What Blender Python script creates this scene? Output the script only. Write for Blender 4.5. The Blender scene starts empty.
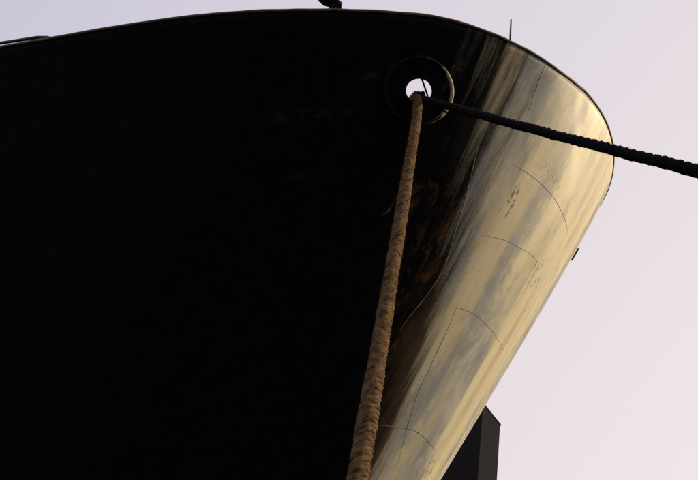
import bpy, bmesh, math, random
import numpy as np
from mathutils import Vector, Matrix
random.seed(7); np.random.seed(7)
S = bpy.context.scene; COL = S.collection
R = math.radians
# ------------------------------------------------------------------ camera
PITCH = 28.0; CAM_Z = 3.2
cam = bpy.data.cameras.new('camera'); cam_o = bpy.data.objects.new('camera', cam); COL.objects.link(cam_o)
cam.lens = 50.0; cam.sensor_width = 36.0; cam.clip_start = 0.05; cam.clip_end = 20000
cam_o.location = (0, 0, CAM_Z); cam_o.rotation_euler = (R(90 + PITCH), 0, 0)
S.camera = cam_o
# ------------------------------------------------------------------ light
SUN_EL = 12.0; SUN_AZ = 17.0          # azimuth counted from +X towards +Y
sd = Vector((math.cos(R(SUN_EL))*math.cos(R(SUN_AZ)), math.cos(R(SUN_EL))*math.sin(R(SUN_AZ)), math.sin(R(SUN_EL))))
sun = bpy.data.lights.new('sun', 'SUN'); sun.energy = 5.0; sun.angle = R(0.6); sun.color = (1.0, 0.81, 0.56)
sun_o = bpy.data.objects.new('sun', sun); COL.objects.link(sun_o)
sun_o.rotation_euler = sd.to_track_quat('Z', 'Y').to_euler(); sun_o.location = (20, 0, 20)
W = bpy.data.worlds.new("World"); S.world = W; W.use_nodes = True
nt = W.node_tree; N = nt.nodes; L = nt.links; N.clear()
out = N.new('ShaderNodeOutputWorld'); bg = N.new('ShaderNodeBackground'); L.new(bg.outputs[0], out.inputs[0])
sky = N.new('ShaderNodeTexSky'); sky.sky_type = 'NISHITA'; sky.sun_disc = False
sky.sun_elevation = R(SUN_EL); sky.sun_rotation = R(90 - SUN_AZ); sky.dust_density = 4.0; sky.air_density = 1.0
geo = N.new('ShaderNodeTexCoord')
dot = N.new('ShaderNodeVectorMath'); dot.operation = 'DOT_PRODUCT'; dot.inputs[1].default_value = tuple(Vector((.8, .5, -.35)).normalized())
L.new(geo.outputs['Generated'], dot.inputs[0])
ramp = N.new('ShaderNodeValToRGB')   # thin bright overcast: mauve away from the sun, warmer and paler towards it
e = ramp.color_ramp.elements
e[0].position = 0.0; e[0].color = (6.0, 5.75, 7.2, 1)
e[1].position = 0.95; e[1].color = (9.3, 8.35, 8.45, 1)
m = N.new('ShaderNodeMapRange'); m.inputs[1].default_value = -0.25; m.inputs[2].default_value = 0.7
L.new(dot.outputs['Value'], m.inputs[0]); L.new(m.outputs[0], ramp.inputs[0])
mix = N.new('ShaderNodeMixRGB'); mix.inputs[0].default_value = 0.92
L.new(sky.outputs[0], mix.inputs[1]); L.new(ramp.outputs[0], mix.inputs[2])
L.new(mix.outputs[0], bg.inputs[0]); bg.inputs[1].default_value = 0.1
S.view_settings.view_transform = 'Standard'; S.view_settings.look = 'None'
S.view_settings.exposure = 0.0; S.view_settings.gamma = 1.0

# ------------------------------------------------------------------ helpers
def obj(name, me_or_bm, mat=None, parent=None, smooth=False):
    if isinstance(me_or_bm, bmesh.types.BMesh):
        me = bpy.data.meshes.new(name); me_or_bm.to_mesh(me); me_or_bm.free()
    else: me = me_or_bm
    o = bpy.data.objects.new(name, me); COL.objects.link(o)
    if mat: me.materials.append(mat)
    if parent: o.parent = parent
    if smooth: me.polygons.foreach_set('use_smooth', [True]*len(me.polygons))
    return o
def thing(name, label, cat, loc=(0, 0, 0), group=None):
    o = bpy.data.objects.new(name, None); COL.objects.link(o); o.location = loc
    o['label'] = label; o['category'] = cat; o.empty_display_size = .2
    if group: o['group'] = group
    return o
def frames(P):
    P = [Vector(p) for p in P]; n = len(P); T = []
    for i in range(n):
        T.append((P[min(i+1, n-1)] - P[max(i-1, 0)]).normalized())
    a = T[0].orthogonal().normalized(); A = []
    for i in range(n):
        a = (a - T[i]*a.dot(T[i])).normalized(); A.append(a)
    return P, T, A
def tube(bm, pts, r, sides=8, closed=False, cap=True):
    P, T, A = frames(pts)
    n = len(P); rings = []
    for i in range(n):
        t = T[i]
        if closed: t = (P[(i+1) % n]-P[i-1]).normalized()
        a = (A[i]-t*A[i].dot(t)).normalized(); b = t.cross(a)
        rr = r[i] if hasattr(r, '__len__') else r
        rings.append([bm.verts.new(P[i] + (a*math.cos(2*math.pi*k/sides) + b*math.sin(2*math.pi*k/sides))*rr) for k in range(sides)])
    for i in range(n if closed else n-1):
        q = rings[(i+1) % n]; p = rings[i]; off = 0
        if closed and i == n-1:
            off = min(range(sides), key=lambda k: (q[k].co-p[0].co).length)
        for k in range(sides):
            bm.faces.new((p[k], p[(k+1) % sides], q[(k+1+off) % sides], q[(k+off) % sides]))
    if cap and not closed:
        bm.faces.new(rings[0][::-1]); bm.faces.new(rings[-1])
def box(bm, lo, hi, M=None, bev=0):
    r = bmesh.ops.create_cube(bm, size=1)['verts']
    for v in r:
        v.co = Vector([lo[i] + (v.co[i]+.5)*(hi[i]-lo[i]) for i in range(3)])
        if M: v.co = M @ v.co
    if bev:
        es = list({e for v in r for e in v.link_edges})
        bmesh.ops.bevel(bm, geom=es, offset=bev, segments=2, affect='EDGES')
def material(name):
    m = bpy.data.materials.new(name); m.use_nodes = True
    nt = m.node_tree; b = nt.nodes['Principled BSDF']
    return m, nt, b
def node(nt, kind, **kw):
    n = nt.nodes.new(kind)
    for k, v in kw.items(): setattr(n, k, v)
    return n
def mrange(nt, src, a, b, c=0., d=1., smooth=False):
    n = node(nt, 'ShaderNodeMapRange'); n.inputs[1].default_value = a; n.inputs[2].default_value = b
    n.inputs[3].default_value = c; n.inputs[4].default_value = d
    if smooth: n.interpolation_type = 'SMOOTHSTEP'
    nt.links.new(src, n.inputs[0]); return n.outputs[0]
def noise(nt, vec, scale, detail=4, rough=.5, dist=0.):
    n = node(nt, 'ShaderNodeTexNoise'); n.inputs['Scale'].default_value = scale; n.inputs['Detail'].default_value = detail
    n.inputs['Roughness'].default_value = rough; n.inputs['Distortion'].default_value = dist
    if vec is not None: nt.links.new(vec, n.inputs['Vector'])
    return n.outputs['Fac']
def mapping(nt, vec, sc=(1, 1, 1), loc=(0, 0, 0), rot=(0, 0, 0)):
    n = node(nt, 'ShaderNodeMapping'); n.inputs['Scale'].default_value = sc; n.inputs['Location'].default_value = loc
    n.inputs['Rotation'].default_value = rot; nt.links.new(vec, n.inputs['Vector']); return n.outputs[0]
def mixc(nt, fac, a, b, mode='MIX'):
    n = node(nt, 'ShaderNodeMix', data_type='RGBA', blend_type=mode)
    if hasattr(fac, 'links') or hasattr(fac, 'node'): nt.links.new(fac, n.inputs[0])
    else: n.inputs[0].default_value = fac
    for s, i in ((a, 6), (b, 7)):
        if isinstance(s, tuple): n.inputs[i].default_value = (*s, 1)
        else: nt.links.new(s, n.inputs[i])
    return n.outputs[2]
def math_(nt, op, a, b=None, clamp=False):
    n = node(nt, 'ShaderNodeMath', operation=op, use_clamp=clamp)
    for s, i in ((a, 0), (b, 1)):
        if s is None: continue
        if isinstance(s, (int, float)): n.inputs[i].default_value = s
        else: nt.links.new(s, n.inputs[i])
    return n.outputs[0]
def bump(nt, b, h, strength, dist):
    n = node(nt, 'ShaderNodeBump'); n.inputs['Strength'].default_value = strength; n.inputs['Distance'].default_value = dist
    nt.links.new(h, n.inputs['Height']); nt.links.new(n.outputs[0], b.inputs['Normal'])

# ------------------------------------------------------------------ materials
LIT_C, LIT_K = 3.02, 0.25  # edge of the painted sunlit area: position and slope
def hull_paint():
    m, nt, b = material('hull_paint')
    uv = node(nt, 'ShaderNodeUVMap'); uv.uv_map = 'UVMap'; U = uv.outputs[0]
    tc = node(nt, 'ShaderNodeTexCoord').outputs['Object']
    st1 = noise(nt, mapping(nt, U, (1.15, .16, 1), (.4, .2, 0), (0, 0, .06)), 1.0, 5, .5, .6)       # broad runs down the plating
    st2 = noise(nt, mapping(nt, U, (3.2, .22, 1), (3, 1, 0)), 1.0, 5, .6, .5)   # fine runs
    st3 = noise(nt, mapping(nt, U, (1.1, .3, 1), (9, 4, 0)), 1.0, 3, .5, .6)
    fine = noise(nt, tc, 34., 6, .7)
    mott = noise(nt, tc, 5.5, 5, .6)
    runs = math_(nt, 'ADD', math_(nt, 'MULTIPLY', st1, .62), math_(nt, 'MULTIPLY', st2, .38))
    # sunlight on the nose put into the colour: straw, ochre, blue grey runs
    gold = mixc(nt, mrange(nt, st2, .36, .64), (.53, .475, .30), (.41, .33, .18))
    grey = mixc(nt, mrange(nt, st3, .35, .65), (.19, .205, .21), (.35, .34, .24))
    sp = node(nt, 'ShaderNodeSeparateXYZ'); nt.links.new(U, sp.inputs[0])
    def band(s0, k, ws, z0, z1, fz):      # a grey run of its own: centre line s0 + k (z - 9), half width ws, between heights z0 and z1
        c = math_(nt, 'ADD', s0, math_(nt, 'MULTIPLY', math_(nt, 'SUBTRACT', sp.outputs[1], 9.), k))
        d = math_(nt, 'ABSOLUTE', math_(nt, 'SUBTRACT', math_(nt, 'ADD', sp.outputs[0], math_(nt, 'MULTIPLY', math_(nt, 'SUBTRACT', st2, .5), 1.1)), c))
        f = mrange(nt, d, ws, ws*.35, smooth=True)
        f = math_(nt, 'MULTIPLY', f, mrange(nt, sp.outputs[1], z0, z0+fz, smooth=True))
        return math_(nt, 'MULTIPLY', f, mrange(nt, sp.outputs[1], z1, z1-fz, smooth=True))
    runs_c = math_(nt, 'ADD', runs, math_(nt, 'MULTIPLY', math_(nt, 'SUBTRACT', mott, .5), .22))
    lit_paint = mixc(nt, mrange(nt, runs_c, .47, .575, smooth=True), gold, grey)
    bands = math_(nt, 'MAXIMUM', band(1.25, .08, .42, 5.5, 9.0, .9), math_(nt, 'MAXIMUM', band(2.55, .30, .22, 8.2, 10.9, .7), band(2.0, .32, .20, 9.8, 12.2, .8)))
    lit_paint = mixc(nt, math_(nt, 'MULTIPLY', bands, .85), lit_paint, (.150, .165, .180))
    lit_paint = mixc(nt, mrange(nt, noise(nt, mapping(nt, U, (1.2, .7, 1), (5, 5, 0), (0, 0, .3)), 1.6, 7, .65, .8), .46, .60, 0, .5), lit_paint, (.47, .44, .32))
    grime = mrange(nt, noise(nt, mapping(nt, U, (5.5, .5, 1), (2, 5, 0)), 1.0, 6, .68, .4), .52, .78)
    lit_paint = mixc(nt, math_(nt, 'MULTIPLY', grime, .4), lit_paint, (.13, .11, .08))
    tint = st3
    scuff = mrange(nt, math_(nt, 'MULTIPLY', noise(nt, mapping(nt, tc, (1, 1, 1), (4.2, 0, 1)), 11., 8, .75), noise(nt, tc, 1.3, 2)), .37, .43)
    base0 = mixc(nt, mrange(nt, mott, .4, .7), (.0022, .0024, .0034), (.0045, .0045, .0048))
    base0 = (base0, lit_paint)
    # rust: weeping from the plate edge below the fairlead
    sp = node(nt, 'ShaderNodeSeparateXYZ'); nt.links.new(U, sp.inputs[0])
    return m, nt, b, U, tc, runs, st2, mott, fine, tint, scuff, base0, sp
def finish_hull(ctx, rust_c):
    m, nt, b, U, tc, runs, st2, mott, fine, tint, scuff, base0, sp = ctx
    # rust_c: list of (s, z, half width s, half height z)
    mask = None
    for (s, z, a, h) in rust_c:
        dx = math_(nt, 'DIVIDE', math_(nt, 'SUBTRACT', sp.outputs[0], s), a)
        dz = math_(nt, 'DIVIDE', math_(nt, 'SUBTRACT', sp.outputs[1], z), h)
        d = math_(nt, 'ADD', math_(nt, 'MULTIPLY', dx, dx), math_(nt, 'MULTIPLY', dz, dz))
        k = mrange(nt, d, 1.0, .0)
        mask = k if mask is None else math_(nt, 'MAXIMUM', mask, k)
    rn = noise(nt, mapping(nt, U, (3.2, 1.3, 1), (1, 7, 0), (0, 0, .5)), 1.8, 9, .70, .9)
    rmask = math_(nt, 'MULTIPLY', mrange(nt, rn, .50, .66), mrange(nt, mask, .05, .8))
    black, lit_paint = base0
    # sunlight on the nose painted in, breaking up in runs and flecks towards the side
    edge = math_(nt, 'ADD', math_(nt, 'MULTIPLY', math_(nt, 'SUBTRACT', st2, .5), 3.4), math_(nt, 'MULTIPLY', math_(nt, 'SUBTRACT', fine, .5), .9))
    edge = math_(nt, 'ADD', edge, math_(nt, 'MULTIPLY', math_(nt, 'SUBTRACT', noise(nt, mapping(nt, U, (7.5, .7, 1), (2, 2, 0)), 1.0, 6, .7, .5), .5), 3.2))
    cen = math_(nt, 'ADD', LIT_C, math_(nt, 'MULTIPLY', math_(nt, 'SUBTRACT', sp.outputs[1], 11.), LIT_K))
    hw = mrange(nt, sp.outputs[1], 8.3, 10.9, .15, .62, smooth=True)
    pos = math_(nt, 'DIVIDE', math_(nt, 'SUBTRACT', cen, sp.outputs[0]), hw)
    lit_mask = mrange(nt, math_(nt, 'ADD', pos, edge), -1.0, 1.0, smooth=True)
    rmask = math_(nt, 'MULTIPLY', rmask, mrange(nt, lit_mask, .6, .1))
    # thin brown tone carried past the edge of the pale area, lower plating only
    d2 = math_(nt, 'ADD', math_(nt, 'SUBTRACT', sp.outputs[0], cen), math_(nt, 'MULTIPLY', math_(nt, 'SUBTRACT', st2, .5), -2.0))
    brown_tint = math_(nt, 'MULTIPLY', mrange(nt, d2, .75, -.05, smooth=True), mrange(nt, sp.outputs[1], 9.2, 7.6, smooth=True))
    black = mixc(nt, math_(nt, 'MULTIPLY', brown_tint, .9), black, mixc(nt, mott, (.05, .033, .016), (.14, .10, .05)))
    base = mixc(nt, lit_mask, black, lit_paint)
    pits = math_(nt, 'MULTIPLY', mrange(nt, noise(nt, mapping(nt, tc, (1, 1, 1), (0, 3, 5)), 26., 5, .65), .62, .69), mrange(nt, noise(nt, tc, 1.4, 2), .53, .62))
    base = mixc(nt, math_(nt, 'MULTIPLY', pits, .9), base, (.030, .020, .012))
    cm = None
    for (s, z, a, h) in CHIPS:
        dx = math_(nt, 'DIVIDE', math_(nt, 'SUBTRACT', sp.outputs[0], s), a); dz = math_(nt, 'DIVIDE', math_(nt, 'SUBTRACT', sp.outputs[1], z), h)
        k = mrange(nt, math_(nt, 'ADD', math_(nt, 'MULTIPLY', dx, dx), math_(nt, 'MULTIPLY', dz, dz)), 1., .0)
        cm = k if cm is None else math_(nt, 'MAXIMUM', cm, k)
    cn = noise(nt, mapping(nt, U, (9., 5., 1), (0, 0, 0), (0, 0, .7)), 1.6, 7, .7, 1.2)
    chips = mrange(nt, math_(nt, 'ADD', cn, math_(nt, 'MULTIPLY', cm, .10)), .635, .665)
    base = mixc(nt, math_(nt, 'MULTIPLY', math_(nt, 'MULTIPLY', chips, mrange(nt, cm, 0, .15)), .85), base, (.045, .030, .016))
    rustc = mixc(nt, fine, (.030, .014, .006), (.17, .080, .026))
    base = mixc(nt, rmask, base, rustc)
    sm = None
    for (s, z, a, h) in SCUFFS:
        dx = math_(nt, 'DIVIDE', math_(nt, 'SUBTRACT', sp.outputs[0], s), a); dz = math_(nt, 'DIVIDE', math_(nt, 'SUBTRACT', math_(nt, 'ADD', sp.outputs[1], math_(nt, 'MULTIPLY', dx, .05)), z), h)
        k = mrange(nt, math_(nt, 'ADD', math_(nt, 'MULTIPLY', dx, dx), math_(nt, 'MULTIPLY', dz, dz)), 1., .2)
        sm = k if sm is None else math_(nt, 'MAXIMUM', sm, k)
    sm = math_(nt, 'MULTIPLY', sm, mrange(nt, mott, .46, .60))
    base = mixc(nt, math_(nt, 'MULTIPLY', sm, .35), base, (.030, .034, .070))
    nt.links.new(base, b.inputs['Base Color'])
    b.inputs['Specular Tint'].default_value = (1, .86, .62, 1)
    rough = mrange(nt, math_(nt, 'ADD', math_(nt, 'MULTIPLY', runs, .7), math_(nt, 'MULTIPLY', fine, .3)), .38, .62, .46, .58)
    nt.links.new(math_(nt, 'ADD', rough, math_(nt, 'MULTIPLY', rmask, .25), clamp=True), b.inputs['Roughness'])
    nt.links.new(mrange(nt, lit_mask, 0, 1, .06, .34), b.inputs['Specular IOR Level'])
    h = math_(nt, 'ADD', math_(nt, 'MULTIPLY', mott, .15), math_(nt, 'MULTIPLY', fine, .03))
    h = math_(nt, 'ADD', h, math_(nt, 'MULTIPLY', noise(nt, mapping(nt, U, (1.3, .35, 1)), 1.0, 1), 2.2))
    bump(nt, b, h, 1.0, .012)
    return m
def simple(name, c1, c2, rough=.7, scale=8., bmp=.3, bd=.01, spec=.5, metallic=0.):
    m, nt, b = material(name)
    tc = node(nt, 'ShaderNodeTexCoord').outputs['Object']
    n1 = noise(nt, tc, scale, 6, .65)
    nt.links.new(mixc(nt, mrange(nt, n1, .35, .65), c1, c2), b.inputs['Base Color'])
    b.inputs['Roughness'].default_value = rough; b.inputs['Specular IOR Level'].default_value = spec
    b.inputs['Metallic'].default_value = metallic
    bump(nt, b, n1, bmp, bd)
    return m
M_dark = simple('black_steel', (.004, .004, .006), (.012, .011, .012), .55, 9.)
M_seam = simple('weld_paint', (.16, .14, .09), (.28, .23, .14), .7, 20.)
M_kedge = simple('rusted_plate_edge', (.015, .008, .004), (.20, .11, .04), .8, 5.)
M_pale = simple('pale_weld', (.42, .36, .24), (.30, .24, .15), .7, 14.)
M_seam_rust = simple('rusted_weld', (.10, .05, .014), (.30, .17, .06), .7, 14.)
M_edge = simple('worn_edge_paint', (.13, .095, .05), (.02, .015, .010), .7, 5.)
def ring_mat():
    m, nt, b = material('lit_arc_ring_paint')
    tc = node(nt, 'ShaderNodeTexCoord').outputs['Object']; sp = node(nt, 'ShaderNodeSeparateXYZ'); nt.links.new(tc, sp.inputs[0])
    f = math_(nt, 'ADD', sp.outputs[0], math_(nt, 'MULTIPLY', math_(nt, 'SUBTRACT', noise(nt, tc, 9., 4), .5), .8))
    nt.links.new(mixc(nt, mrange(nt, f, 1.15, 1.28), (.004, .004, .005), (.42, .33, .19)), b.inputs['Base Color'])  # sun catching the ring's right side, put into its colour
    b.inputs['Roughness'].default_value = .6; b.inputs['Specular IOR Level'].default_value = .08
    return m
M_ring = ring_mat()
M_lip = simple('lip_paint', (.003, .003, .004), (.008, .007, .006), .8, 20., spec=.05)
M_rope = simple('brown_hawser_fibre', (.016, .009, .005), (.17, .098, .038), .9, 16., .6, .005, .1)
M_rope2 = simple('black_hawser_fibre', (.003, .003, .0045), (.007, .006, .0065), .95, 60., .5, .004, .05)  # near-black fibre; its stray fuzz below is brown
M_fuzz2 = simple('brown_fuzz', (.05, .03, .015), (.16, .09, .035), .9, 40., spec=.2)
M_line = simple('navy_cord', (.002, .0025, .005), (.004, .0045, .008), .9, 40., spec=0.)
M_deck = simple('deck_paint', (.02, .03, .025), (.05, .05, .04), .8, 3.)
M_quay = simple('wet_asphalt', (.022, .021, .020), (.045, .043, .040), .75, 2.5, .5, .02)
M_kerb = simple('quay_coping', (.10, .095, .085), (.17, .16, .14), .85, 5.)
M_chalk = simple('chalk_mark', (.035, .033, .025), (.07, .065, .05), .9, 30.)
def water_mat():
    m, nt, b = material('harbour_water')
    tc = node(nt, 'ShaderNodeTexCoord').outputs['Object']
    b.inputs['Base Color'].default_value = (.004, .008, .009, 1); b.inputs['Roughness'].default_value = .08; b.inputs['IOR'].default_value = 1.33
    h = math_(nt, 'ADD', noise(nt, mapping(nt, tc, (.9, .45, 1)), 1.0, 6, .6), math_(nt, 'MULTIPLY', noise(nt, tc, .16, 2), 2.))
    bump(nt, b, h, .7, .12); return m
def barge_mat():
    m, nt, b = material('charcoal_plate')
    tc = node(nt, 'ShaderNodeTexCoord').outputs['Object']
    n1 = noise(nt, mapping(nt, tc, (1.0, .55, .11), (5.3, .6, 0)), 1.6, 4, .55, .5)
    n2 = noise(nt, tc, 6., 6, .7)
    f = mrange(nt, math_(nt, 'ADD', math_(nt, 'MULTIPLY', n1, .8), math_(nt, 'MULTIPLY', n2, .2)), .48, .58, smooth=True)
    nt.links.new(mixc(nt, f, (.020, .020, .0235), (.024, .020, .020)), b.inputs['Base Color'])
    b.inputs['Roughness'].default_value = 1.; b.inputs['Specular IOR Level'].default_value = .0
    bump(nt, b, n2, .3, .01); return m

# ------------------------------------------------------------------ setting: water, quay
bm = bmesh.new()
for v in [(-6000, -6000), (6000, -6000), (6000, 6000), (-6000, 6000)]: bm.verts.new((v[0], v[1], .15))
bm.faces.new(bm.verts); o = obj('water', bm, water_mat()); o['kind'] = 'structure'
bm = bmesh.new(); box(bm, (-60, -40, -3), (60, 4.2, 1.60)); o = obj('quay', bm, M_quay); o['kind'] = 'structure'
cop = o
for i in range(-9, 10):
    bm = bmesh.new(); box(bm, (i*1.5+.01-.75, 3.7, 1.604), (i*1.5+1.49-.75, 4.25, 1.74), bev=.02)
    k = obj('coping_stone', bm, M_kerb, cop)

# ------------------------------------------------------------------ the ship
TX, TY, ZR, PSI, BR, LR, NR, RAKE, RP, BW, LW, NW, FP, SH = 4.256, 13.174, 11.659, .224, 4.793, 5.369, 2.092, 7.646, 1.06, 1.649, 6.816, 2.264, 1.94, .047
RCX = [(p-349)*.0129 for p in (0, 40, 100, 160, 220, 290, 350, 400, 430, 470, 510, 550, 580, 600, 610)]
RCZ = [(r-1.2)*.0145 for r in (.4, .8, 2, 1.2, -2, -4.3, -3.2, .1, 2.8, 3.3, 1.6, -.6, -2.2, -1.6, .6)]
cps, sps = math.cos(PSI), math.sin(PSI)
def H(t, w):
    """ship side: t = angle round the bow (0 stem, pi/2 full breadth, beyond = metres of parallel body), w = height fraction"""
    ex = 0.
    if abs(t) > math.pi/2: ex = abs(t) - math.pi/2; t = math.copysign(math.pi/2, t)
    k = max(0., 1-w)
    B = BW + (BR-BW)*w**FP; Ln = LR + (LW-LR)*k; n = NR + (NW-NR)*k; r = RAKE*k**RP
    aft = r + Ln*(1-abs(math.cos(t))**(2/n)) + ex
    y = B*math.copysign(abs(math.sin(t))**(2/n), t)
    z = (ZR - SH*(aft/10.)**1.5*w)*w + float(np.interp(TX-cps*aft-sps*y, RCX, RCZ))*w**8*(1 if t > -.2 else .3)
    if w > .9 and t > -.5: z += .0022*(math.sin(6*aft+1)+math.sin(13.*aft))*(w-.9)*10
    return Vector((TX - cps*aft - sps*y, TY + sps*aft - cps*y, z))
def Hn(t, w):
    d = 1e-3
    a = H(t+d, w) - H(t-d, w); w1 = min(w+d, 1); b = H(t, w1) - H(t, w1-2*d)
    n = a.cross(b).normalized()
    ref = Vector((-sps, -cps, 0))*(1 if t > 0 else -1) + Vector((cps, -sps, 0))*.5
    if abs(t) < .3: ref = Vector((cps, -sps, 0))
    if n.dot(ref) < 0: n = -n
    return n
ship = thing('moored_ship', 'large black ship bow with round raked nose, sunlit straw gold at right', 'ship')
HT, HW = .942, .9315                       # centre of the fairlead opening
dt = math.pi/2/240
near = [i*dt for i in range(0, 241)]
body = [math.pi/2 + x for x in [.25*k for k in range(1, 41)] + [10 + k*1. for k in range(1, 19)]]
far = [-i*dt*4 for i in range(60, 0, -1)]
farb = [-(math.pi/2 + x) for x in (28, 20, 12, 6, 2)]
T_ = farb + far + near + body
NWR = 150
Wv = [i/NWR for i in range(NWR+1)]
i0 = len(farb)+len(far)
# arc length for the texture coordinates
sl = [0.]; 
for a, b2 in zip(T_[:-1], T_[1:]): sl.append(sl[-1] + (H(b2, .88)-H(a, .88)).length)
off = sl[i0]
sl = [x-off for x in sl]
def s_of(t): return float(np.interp(t, T_, sl))
bm = bmesh.new(); uvl = bm.loops.layers.uv.new('UVMap'); uvd = {}
grid = [[None]*(NWR+1) for _ in T_]
for i, t in enumerate(T_):
    for j, w in enumerate(Wv):
        v = bm.verts.new(H(t, w)); grid[i][j] = v; uvd[v] = (sl[i], w*ZR)
ci = i0 + round(HT/dt); cj = round(HW*NWR)
e1 = (H(HT+1e-3, HW)-H(HT-1e-3, HW))/2e-3; e2 = (H(HT, HW+1e-3)-H(HT, HW-1e-3))/2e-3
C0 = H(HT, HW); NC = Hn(HT, HW)
X1 = Vector((1, 0, 0)); X1 = (X1 - NC*X1.dot(NC)).normalized(); Y1 = X1.cross(NC)*-1
if Y1.z < 0: Y1 = -Y1
HI = max(2, int(.30/(e1.length*dt))+1); HJ = max(2, int(.30*NWR/e2.length)+1)
for i in range(len(T_)-1):
    for j in range(NWR):
        if ci-HI <= i < ci+HI and cj-HJ <= j < cj+HJ: continue
        f = bm.faces.new((grid[i][j], grid[i+1][j], grid[i+1][j+1], grid[i][j+1]))
# patch with the round opening
loop = [(i, cj-HJ) for i in range(ci-HI, ci+HI)] + [(ci+HI, j) for j in range(cj-HJ, cj+HJ)] + \
       [(i, cj+HJ) for i in range(ci+HI, ci-HI, -1)] + [(ci-HI, j) for j in range(cj+HJ, cj-HJ, -1)]
RX, RZ = .192, .165
A2 = np.array([[e1.dot(X1), e2.dot(X1)], [e1.dot(Y1), e2.dot(Y1)]]); A2i = np.linalg.inv(A2)
def tw(x, y):
    d = A2i @ np.array([x, y]); return HT + d[0], HW + d[1]
prev = [grid[i][j] for i, j in loop]; start = prev
for i in range(ci-HI+1, ci+HI):
    for j in range(cj-HJ+1, cj+HJ): bm.verts.remove(grid[i][j])
hole_tw = []
for s in range(1, 7):
    q = s/6.; cur = []
    for (i, j) in loop:
        t, w = T_[i], Wv[j]
        x, y = A2 @ np.array([t-HT, w-HW]); a = math.atan2(y/RZ, x/RX)
        xe, ye = RX*math.cos(a), RZ*math.sin(a)
        te, we = tw(xe, ye)
        tt, ww = t+(te-t)*q, w+(we-w)*q
        v = bm.verts.new(H(tt, ww)); uvd[v] = (s_of(tt), ww*ZR); cur.append(v)
        if s == 6: hole_tw.append((te, we))
    n = len(loop)
    for k in range(n):
        bm.faces.new((prev[k], prev[(k+1) % n], cur[(k+1) % n], cur[k]))
    prev = cur
for f in bm.faces:
    for l in f.loops: l[uvl].uv = uvd[l.vert]
bmesh.ops.recalc_face_normals(bm, faces=bm.faces)
bm.faces.ensure_lookup_table()
tf = min(bm.faces, key=lambda f: (f.calc_center_median()-H(1.2, .8)).length)
if tf.normal.dot(Hn(1.2, .8)) < 0: bmesh.ops.reverse_faces(bm, faces=bm.faces)
SCUFFS = [(s_of(1.186), 10.50, .62, .09), (s_of(1.152), 9.80, .25, .08), (s_of(1.10), 10.95, .3, .05)]
CHIPS = [(2.15, 10.0, .16, .40), (.75, 9.45, .42, .32), (1.7, 10.5, .5, .15), (.6, 6.7, .3, .3)]
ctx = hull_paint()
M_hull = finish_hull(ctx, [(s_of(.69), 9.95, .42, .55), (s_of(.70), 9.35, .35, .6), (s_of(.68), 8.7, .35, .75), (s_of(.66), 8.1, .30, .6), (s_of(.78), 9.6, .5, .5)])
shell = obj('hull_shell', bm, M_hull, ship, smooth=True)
so = shell.modifiers.new('plate', 'SOLIDIFY'); so.thickness = .018; so.offset = -1

def onh(t, w, o=0.): return H(t, w) + Hn(t, w)*o
def smooth_poly(pts, n=8):
    P = [Vector((*p, 0)) for p in pts]; o = []
    for i in range(len(P)-1):
        p0 = P[max(i-1, 0)]; p1 = P[i]; p2 = P[i+1]; p3 = P[min(i+2, len(P)-1)]
        for k in range(n):
            t = k/n
            o.append(.5*((2*p1)+(p2-p0)*t+(2*p0-5*p1+4*p2-p3)*t*t+(3*p1-p0-3*p2+p3)*t**3))
    o.append(P[-1]); return [(v.x, v.y) for v in o]
def seam(name, pts, r, mat, label=None, rough=.25):
    pts = smooth_poly(pts); bm = bmesh.new()
    P = [onh(t, w, -r*.1) for t, w in pts]; r *= .62
    n_ = len(P)-1; rr = [r*(1+rough*(random.random()-.5)*2)*min(1, .25+4*min(k, n_-k)/n_) for k in range(n_+1)]
    tube(bm, P, rr, 6)
    o = obj(name, bm, mat, ship, smooth=True)
    if label: o['label'] = label
    return o
seam('weld_seam', [(.576, .8902), (.502, .8902), (.41, .8887), (.32, .8863), (.236, .8824), (.156, .8793), (.081, .8746)], .0085, M_seam)
seam('weld_seam', [(.536, .8139), (.483, .8162), (.427, .8186), (.356, .8194), (.278, .8209), (.18, .8209)], .008, M_seam)
seam('weld_seam', [(.50, .7376), (.457, .7376), (.404, .7376), (.334, .7345), (.253, .7306), (.168, .7267), (.069, .7236)], .008, M_seam)
seam('weld_seam', [(.531, .606), (.461, .6076), (.378, .6083), (.323, .606), (.263, .6021), (.145, .5943)], .008, M_seam_rust)
seam('weld_seam', [(.489, .743), (.48, .729), (.468, .6994), (.457, .6691), (.447, .6442), (.418, .6169), (.393, .5967), (.339, .5608)], .0050, M_pale)
seam('weld_seam', [(.613, .998), (.61, .9836), (.603, .9626), (.593, .94)], .0055, M_pale)
seam('weld_seam', [(.589, .7555), (.558, .7602), (.519, .7641)], .007, M_seam)
seam('plate_edge', [(.708, .9011), (.693, .8809), (.675, .8598), (.658, .838), (.643, .8147), (.615, .7781), (.613, .7563), (.623, .7368), (.638, .7181), (.646, .6987)], .012, M_kedge, 'rusty raised plate edge beside the shaded rust patch')

# rail cap: a rounded bar along the whole bulwark top
bm = bmesh.new()
tube(bm, [H(t, 1.0)+Vector((0, 0, .004)) for t in T_[::2]], .020, 8)
obj('rail_cap', bm, M_edge, ship, smooth=True)
# doubler ring and lip of the fairlead
def ring(rx, rz, off, r, n=72, wob=0.):
    P = []
    for k in range(n):
        a = 2*math.pi*k/n; rr = 1+wob*math.sin(3*a+1)
        t, w = tw(rx*rr*math.cos(a), rz*rr*math.sin(a)); P.append(onh(t, w, off))
    return P
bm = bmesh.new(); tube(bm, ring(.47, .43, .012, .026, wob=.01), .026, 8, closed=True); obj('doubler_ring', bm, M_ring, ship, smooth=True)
bm = bmesh.new(); tube(bm, ring(RX+.012, RZ+.012, .005, .024, 48), .026, 8, closed=True); obj('fairlead_lip', bm, M_lip, ship, smooth=True)
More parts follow.
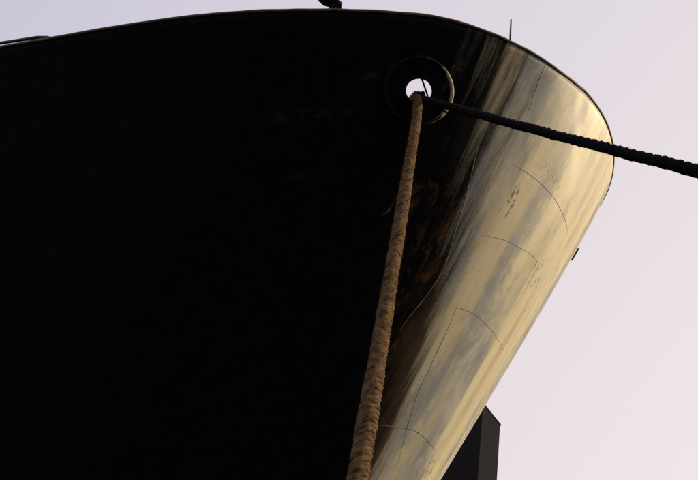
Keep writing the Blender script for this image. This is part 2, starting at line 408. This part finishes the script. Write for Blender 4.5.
# deck
bm = bmesh.new(); wd = 1 - 1.7/ZR
vs = [bm.verts.new(H(t, wd) - Hn(t, wd)*.03) for t in T_[::3]]
for v in vs: v.co.z = ZR*wd
bm.faces.new(vs); obj('deck', bm, M_deck, ship)
bm = bmesh.new(); a, b_ = T_[0], T_[-1]
vs = [bm.verts.new(H(b_, w)) for w in Wv[::10]] + [bm.verts.new(H(a, w)) for w in Wv[::-10]]
bm.faces.new(vs); obj('transom', bm, M_dark, ship)
# jackstaff
bm = bmesh.new(); p = Vector((2.16, 10.24, 11.62)); tube(bm, [p+Vector((0, .09, -.08)), p+Vector((.065, .09, .50))], [.015, .011], 8)
obj('jackstaff', bm, M_dark, ship)
# lug on the stem
bm = bmesh.new(); p = H(-.235, .908); n = Hn(-.235, .908)
t_ = (H(-.333, .935)-H(-.333, .918)).normalized()
q = n.to_track_quat('Z', 'Y').to_matrix().to_4x4(); q.translation = p
box(bm, (-.04, -.08, -.10), (.04, .08, .008), q, bev=.02); obj('mooring_lug', bm, M_dark, ship)
# deck lamp above the rail: bracket, yoke, drum head
bx = H(1.235, 1.0) + Vector((0, .03, .03))
bm = bmesh.new()
tube(bm, [bx+Vector((-.02, 0, -.05)), bx+Vector((-.02, 0, .055))], .05, 10)
tube(bm, [bx+Vector((-.06, 0, .02)), bx+Vector((-.09, 0, .10)), bx+Vector((-.05, 0, .20))], .018, 6)
box(bm, tuple(bx+Vector((-.07, -.05, .03))), tuple(bx+Vector((.08, .05, .07))), bev=.01)
br = obj('lamp_bracket', bm, M_lip, ship)
bm = bmesh.new()
tube(bm, [bx+Vector((-.20, -.02, .185)), bx+Vector((-.13, -.01, .15)), bx+Vector((.02, 0, .10)), bx+Vector((.07, 0, .075))], [.045, .072, .066, .04], 14)
obj('deck_lamp', bm, M_lip, ship, smooth=True)
# pipe rail at far left
bm = bmesh.new(); P = []
tt = [math.pi/2+x for x in (1.95, 2.05, 2.2, 2.6, 3.2, 4.2, 5.6, 7.)]; hh = [.0, .05, .085, .095, .10, .10, .10, .10]
base = [H(t, 1.0) for t in tt]
tube(bm, [b+Vector((0, .05, h+.02)) for b, h in zip(base, hh)], .022, 8)
obj('pipe_rail', bm, M_dark, ship, smooth=True)
for x in (2.3, 3.3, 4.3, 5.3, 6.3):
    bm = bmesh.new(); b = H(math.pi/2+x, 1.0); tube(bm, [b+Vector((0, .05, 0)), b+Vector((0, .05, .10))], .012, 6)
    obj('rail_stanchion', bm, M_dark, ship)
# bitts on deck, inboard of the fairlead
bitt = C0 - NC*1.9; bitt.z = ZR*wd
bm = bmesh.new(); box(bm, tuple(bitt+Vector((-.6, -.25, 0))), tuple(bitt+Vector((.6, .25, .04))), bev=.01)
for s in (-.35, .35):
    tube(bm, [bitt+Vector((s, 0, .02)), bitt+Vector((s, 0, .62)), bitt+Vector((s, 0, .64)), bitt+Vector((s, 0, .70))], [.14, .14, .17, .17], 16)
obj('mooring_bitts', bm, M_dark, ship)
# scrape mark
bm = bmesh.new(); t0, w0 = .873, .8178
pts = [(0, -.09, -.10), (0, -.02, -.05), (0, .06, .06), (0, .07, .09), (0, .03, .02), (0, .05, -.03), (0, .0, -.055), (0, -.05, -.09)]
vs = []
for _, x, y in pts:
    d = A2i @ np.array([x, y]); vs.append(bm.verts.new(onh(t0+d[0], w0+d[1], .003)))
bm.faces.new(vs); obj('paint_scrape', bm, M_chalk, ship)

# ------------------------------------------------------------------ ropes
def bez(P, n):
    P = [Vector(p) for p in P]; o = []
    for i in range(len(P)-1):
        p0 = P[max(i-1, 0)]; p1 = P[i]; p2 = P[i+1]; p3 = P[min(i+2, len(P)-1)]
        m = max(2, int((p2-p1).length*n))
        for k in range(m):
            t = k/m
            o.append(.5*((2*p1)+(p2-p0)*t+(2*p0-5*p1+4*p2-p3)*t*t+(3*p1-p0-3*p2+p3)*t**3))
    o.append(P[-1]); return o
def rope(name, label, path, diam, mat, fuzz_mat, pitch, group, nfuzz, fl, mode='laid'):
    root = thing(name, label, 'rope', tuple(path[0]), group)
    P, T, A = frames(bez(path, 60)); org = Vector(path[0])
    s = [0.]
    for a, b in zip(P[:-1], P[1:]): s.append(s[-1]+(b-a).length)
    s = np.array(s); Pn = np.array([tuple(v) for v in P]); An = np.array([tuple(v) for v in A]); Tn = np.array([tuple(v) for v in T])
    Bn = np.cross(Tn, An)
    if mode == 'wound':      # close-wound: five small strands round a core
        ns_, rs = 5, pitch/5*.39; R0 = diam/2-rs*.95
        bm = bmesh.new(); tube(bm, [v-Vector(path[0]) for v in P[::4]], R0*.72, 8); obj('core', bm, M_rope2, root, smooth=True)
    else:                    # three-strand laid
        ns_, rs = 4, diam*.5*.57; R0 = diam*.5-rs
    step = pitch/20; ss = np.arange(0, s[-1], step)
    def ip(Q): return np.stack([np.interp(ss, s, Q[:, k]) for k in range(3)], 1)
    Pc, Ac, Bc = ip(Pn), ip(An), ip(Bn)
    om = 2*math.pi/pitch
    wob = 1+.05*np.sin(ss*1.7+1)+.04*np.sin(ss*5.1)+.03*np.sin(ss*13.+2)+.02*np.sin(ss*29.)
    for d in (1,):
        for k in range(ns_):
            th = 2*math.pi*k/ns_ + d*om*ss + .25*np.sin(ss*2.3+.5)+.2*np.sin(ss*7.1) + (.10*np.sin(ss*(17+k)+k) if mode == 'wound' else 0)
            r = R0*wob
            C = Pc + Ac*(r*np.cos(th))[:, None] + Bc*(r*np.sin(th))[:, None] - np.array(tuple(org))
            er = Ac*np.cos(th)[:, None] + Bc*np.sin(th)[:, None]
            t = np.gradient(C, axis=0); t /= np.linalg.norm(t, axis=1)[:, None]
            er = er-(er*t).sum(1)[:, None]*t; er /= np.linalg.norm(er, axis=1)[:, None]
            bt = np.cross(t, er); ns = 7
            jit = 1+.07*np.random.randn(len(ss))+.08*np.sin(ss*9+k*2)
            V = np.concatenate([(C + er*(math.cos(a)*rs*.85*jit)[:, None] + bt*(math.sin(a)*rs*1.12*jit)[:, None])[:, None] if False else
                 (C + (er*math.cos(a)+bt*math.sin(a))*rs*jit[:, None])[:, None] for a in [2*math.pi*q/ns for q in range(ns)]], 1)
            n = len(ss); idx = np.arange(n*ns).reshape(n, ns)
            a_ = idx[:-1]; b_ = idx[1:]
            F = np.stack([a_, np.roll(a_, -1, 1), np.roll(b_, -1, 1), b_], -1).reshape(-1, 4)
            me = bpy.data.meshes.new('strand'); me.from_pydata(V.reshape(-1, 3).tolist(), [], F.tolist()); me.update()
            obj('strand', me, mat, root, smooth=True)
    # stray fibres
    V = []; F = []
    for k in range(nfuzz):
        i = random.randrange(2, len(ss)-2); a = random.random()*2*math.pi
        er = Ac[i]*math.cos(a)+Bc[i]*math.sin(a); tg = (Pc[i+1]-Pc[i]); tg = tg/np.linalg.norm(tg)
        base = Pc[i]+er*diam*.44 - np.array(tuple(org))
        ln = fl*random.uniform(.4, 1.3); di = er*random.uniform(.15, .9)+tg*random.uniform(-1, 1)+np.random.randn(3)*.35
        di = di/np.linalg.norm(di); sd_ = np.cross(di, er); sd_ = sd_/(np.linalg.norm(sd_)+1e-9)*.0007
        mid = base+di*ln*.5+er*ln*.12; end = base+di*ln+np.random.randn(3)*ln*.2
        b = len(V); V += [base-sd_, base+sd_, mid+sd_*.8, mid-sd_*.8, end]; F += [(b, b+1, b+2, b+3), (b+3, b+2, b+4)]
    me = bpy.data.meshes.new('loose_fibre'); me.from_pydata([tuple(v) for v in V], [], F); me.update()
    f = obj('loose_fibre', me, fuzz_mat, root); f['kind'] = 'stuff'
    return root
def px(x, y, depth):
    """point seen at photo position (x, y) at a given depth, turned into place coordinates (used for measuring only)"""
    p = R(PITCH); a = (x-349)/970.; u = (240-y)/970.
    return Vector((depth*a, depth*(math.cos(p)-u*math.sin(p)), CAM_Z+depth*(math.sin(p)+u*math.cos(p))))
lipL = C0 - X1*.035 - Y1*(RZ-.045); lipR = C0 + X1*.055 - Y1*(RZ-.05)
B1 = Vector((-.28, 1.95, 2.0)); B2 = Vector((3.1, -.3, 2.0))
def span(a, via, z_end, sag):
    """a hanging line from a through `via`, carried on down to height z_end"""
    k = (z_end-a.z)/(via.z-a.z); b = a+(via-a)*k
    P = []
    for i in range(1, 15):
        q = i/14.; P.append(a+(b-a)*q + Vector((0, 0, -4*sag*q*(1-q))))
    return P[::-1], b
sL, B1 = span(lipL + NC*.10 - Y1*.05, px(356.5, 480, 5.1), 2.0, .04)
sR, B2 = span(lipR + NC*.10, px(698, 160.5, 6.7), 2.0, .09)
pL = sL + [lipL + NC*.06 - Y1*.005, lipL - NC*.03 + Y1*.006, lipL - NC*.20 - Y1*.01, bitt+Vector((-.35, -.16, .45))]
pR = sR + [lipR + NC*.05, lipR - NC*.08, bitt+Vector((.35, -.16, .45))]
rope('mooring_rope', 'thick brown ribbed hawser hanging steeply from the bow opening, lit along its right side', pL, .120, M_rope, M_rope, .24, 'hawsers led through the bow opening', 14000, .026, 'wound')
rope('mooring_rope', 'nearly black hawser running right across the sunlit nose and the sky', pR, .098, M_rope2, M_fuzz2, .44, 'hawsers led through the bow opening', 5000, .016)
# thin line hanging over the bulwark into the opening
bm = bmesh.new()
pts = bez([onh(1.018, .9704, .03), C0+NC*.03+X1*.115-Y1*.085, C0-NC*.2+X1*.13-Y1*.13], 30)
tube(bm, pts, .0125, 7)
o = obj('heaving_line', bm, M_line, smooth=True); o['label'] = 'thin dark cord hanging down the black plating across the round bow opening'; o['category'] = 'cord'

# ------------------------------------------------------------------ second vessel behind
barge = thing('moored_barge', 'charcoal angular steel hull of a vessel behind the bow nose, low at the right', 'barge', (0, 25, 0))
top = [(-16, 25.6), (3.67, 25.5), (4.40, 27.45), (2.4, 33), (-16, 33)]
zt = 11.7; MB = barge_mat()
bot = [(-16, 26.6), (2.2, 26.6), (2.9, 27.6), (1.0, 32), (-16, 32)]
bm = bmesh.new()
n = 9; rows = []
for k in range(n+1):
    q = k/n; rows.append([bm.verts.new((b[0]+(a[0]-b[0])*q, b[1]+(a[1]-b[1])*q-25, zt*q)) for a, b in zip(top, bot)])
for k in range(n):
    for i in range(5):
        j = (i+1) % 5; bm.faces.new((rows[k][i], rows[k][j], rows[k+1][j], rows[k+1][i]))
bmesh.ops.recalc_face_normals(bm, faces=bm.faces)
obj('hull_plating', bm, MB, barge)
bm = bmesh.new(); bm.faces.new([bm.verts.new((1+(a[0]-1)*.9 if a[0] > 0 else a[0]+.5, (a[1]-29.2)*.85+4.2, zt-.9)) for a in top]); obj('deck', bm, M_deck, barge)
bm = bmesh.new()
tube(bm, [Vector((a[0], a[1]-25, zt)) for a in top], .035, 8); obj('rail_cap', bm, MB, barge)

# ------------------------------------------------------------------ quay bollards that take the hawsers
def bollard(loc, label):
    r = thing('bollard', label, 'bollard', loc, 'bollards on the quay')
    bm = bmesh.new(); tube(bm, [Vector((0, 0, 0)), Vector((0, 0, .05)), Vector((0, 0, .05)), Vector((0, 0, .40)), Vector((0, 0, .48)), Vector((0, 0, .54))], [.26, .26, .17, .16, .25, .20], 20)
    obj('post', bm, M_dark, r)
bollard((B1.x, B1.y-.1, 1.604), 'black iron bollard on the quay holding the brown hawser')
bollard((B2.x, B2.y-.1, 1.604), 'black iron bollard on the quay holding the black hawser')
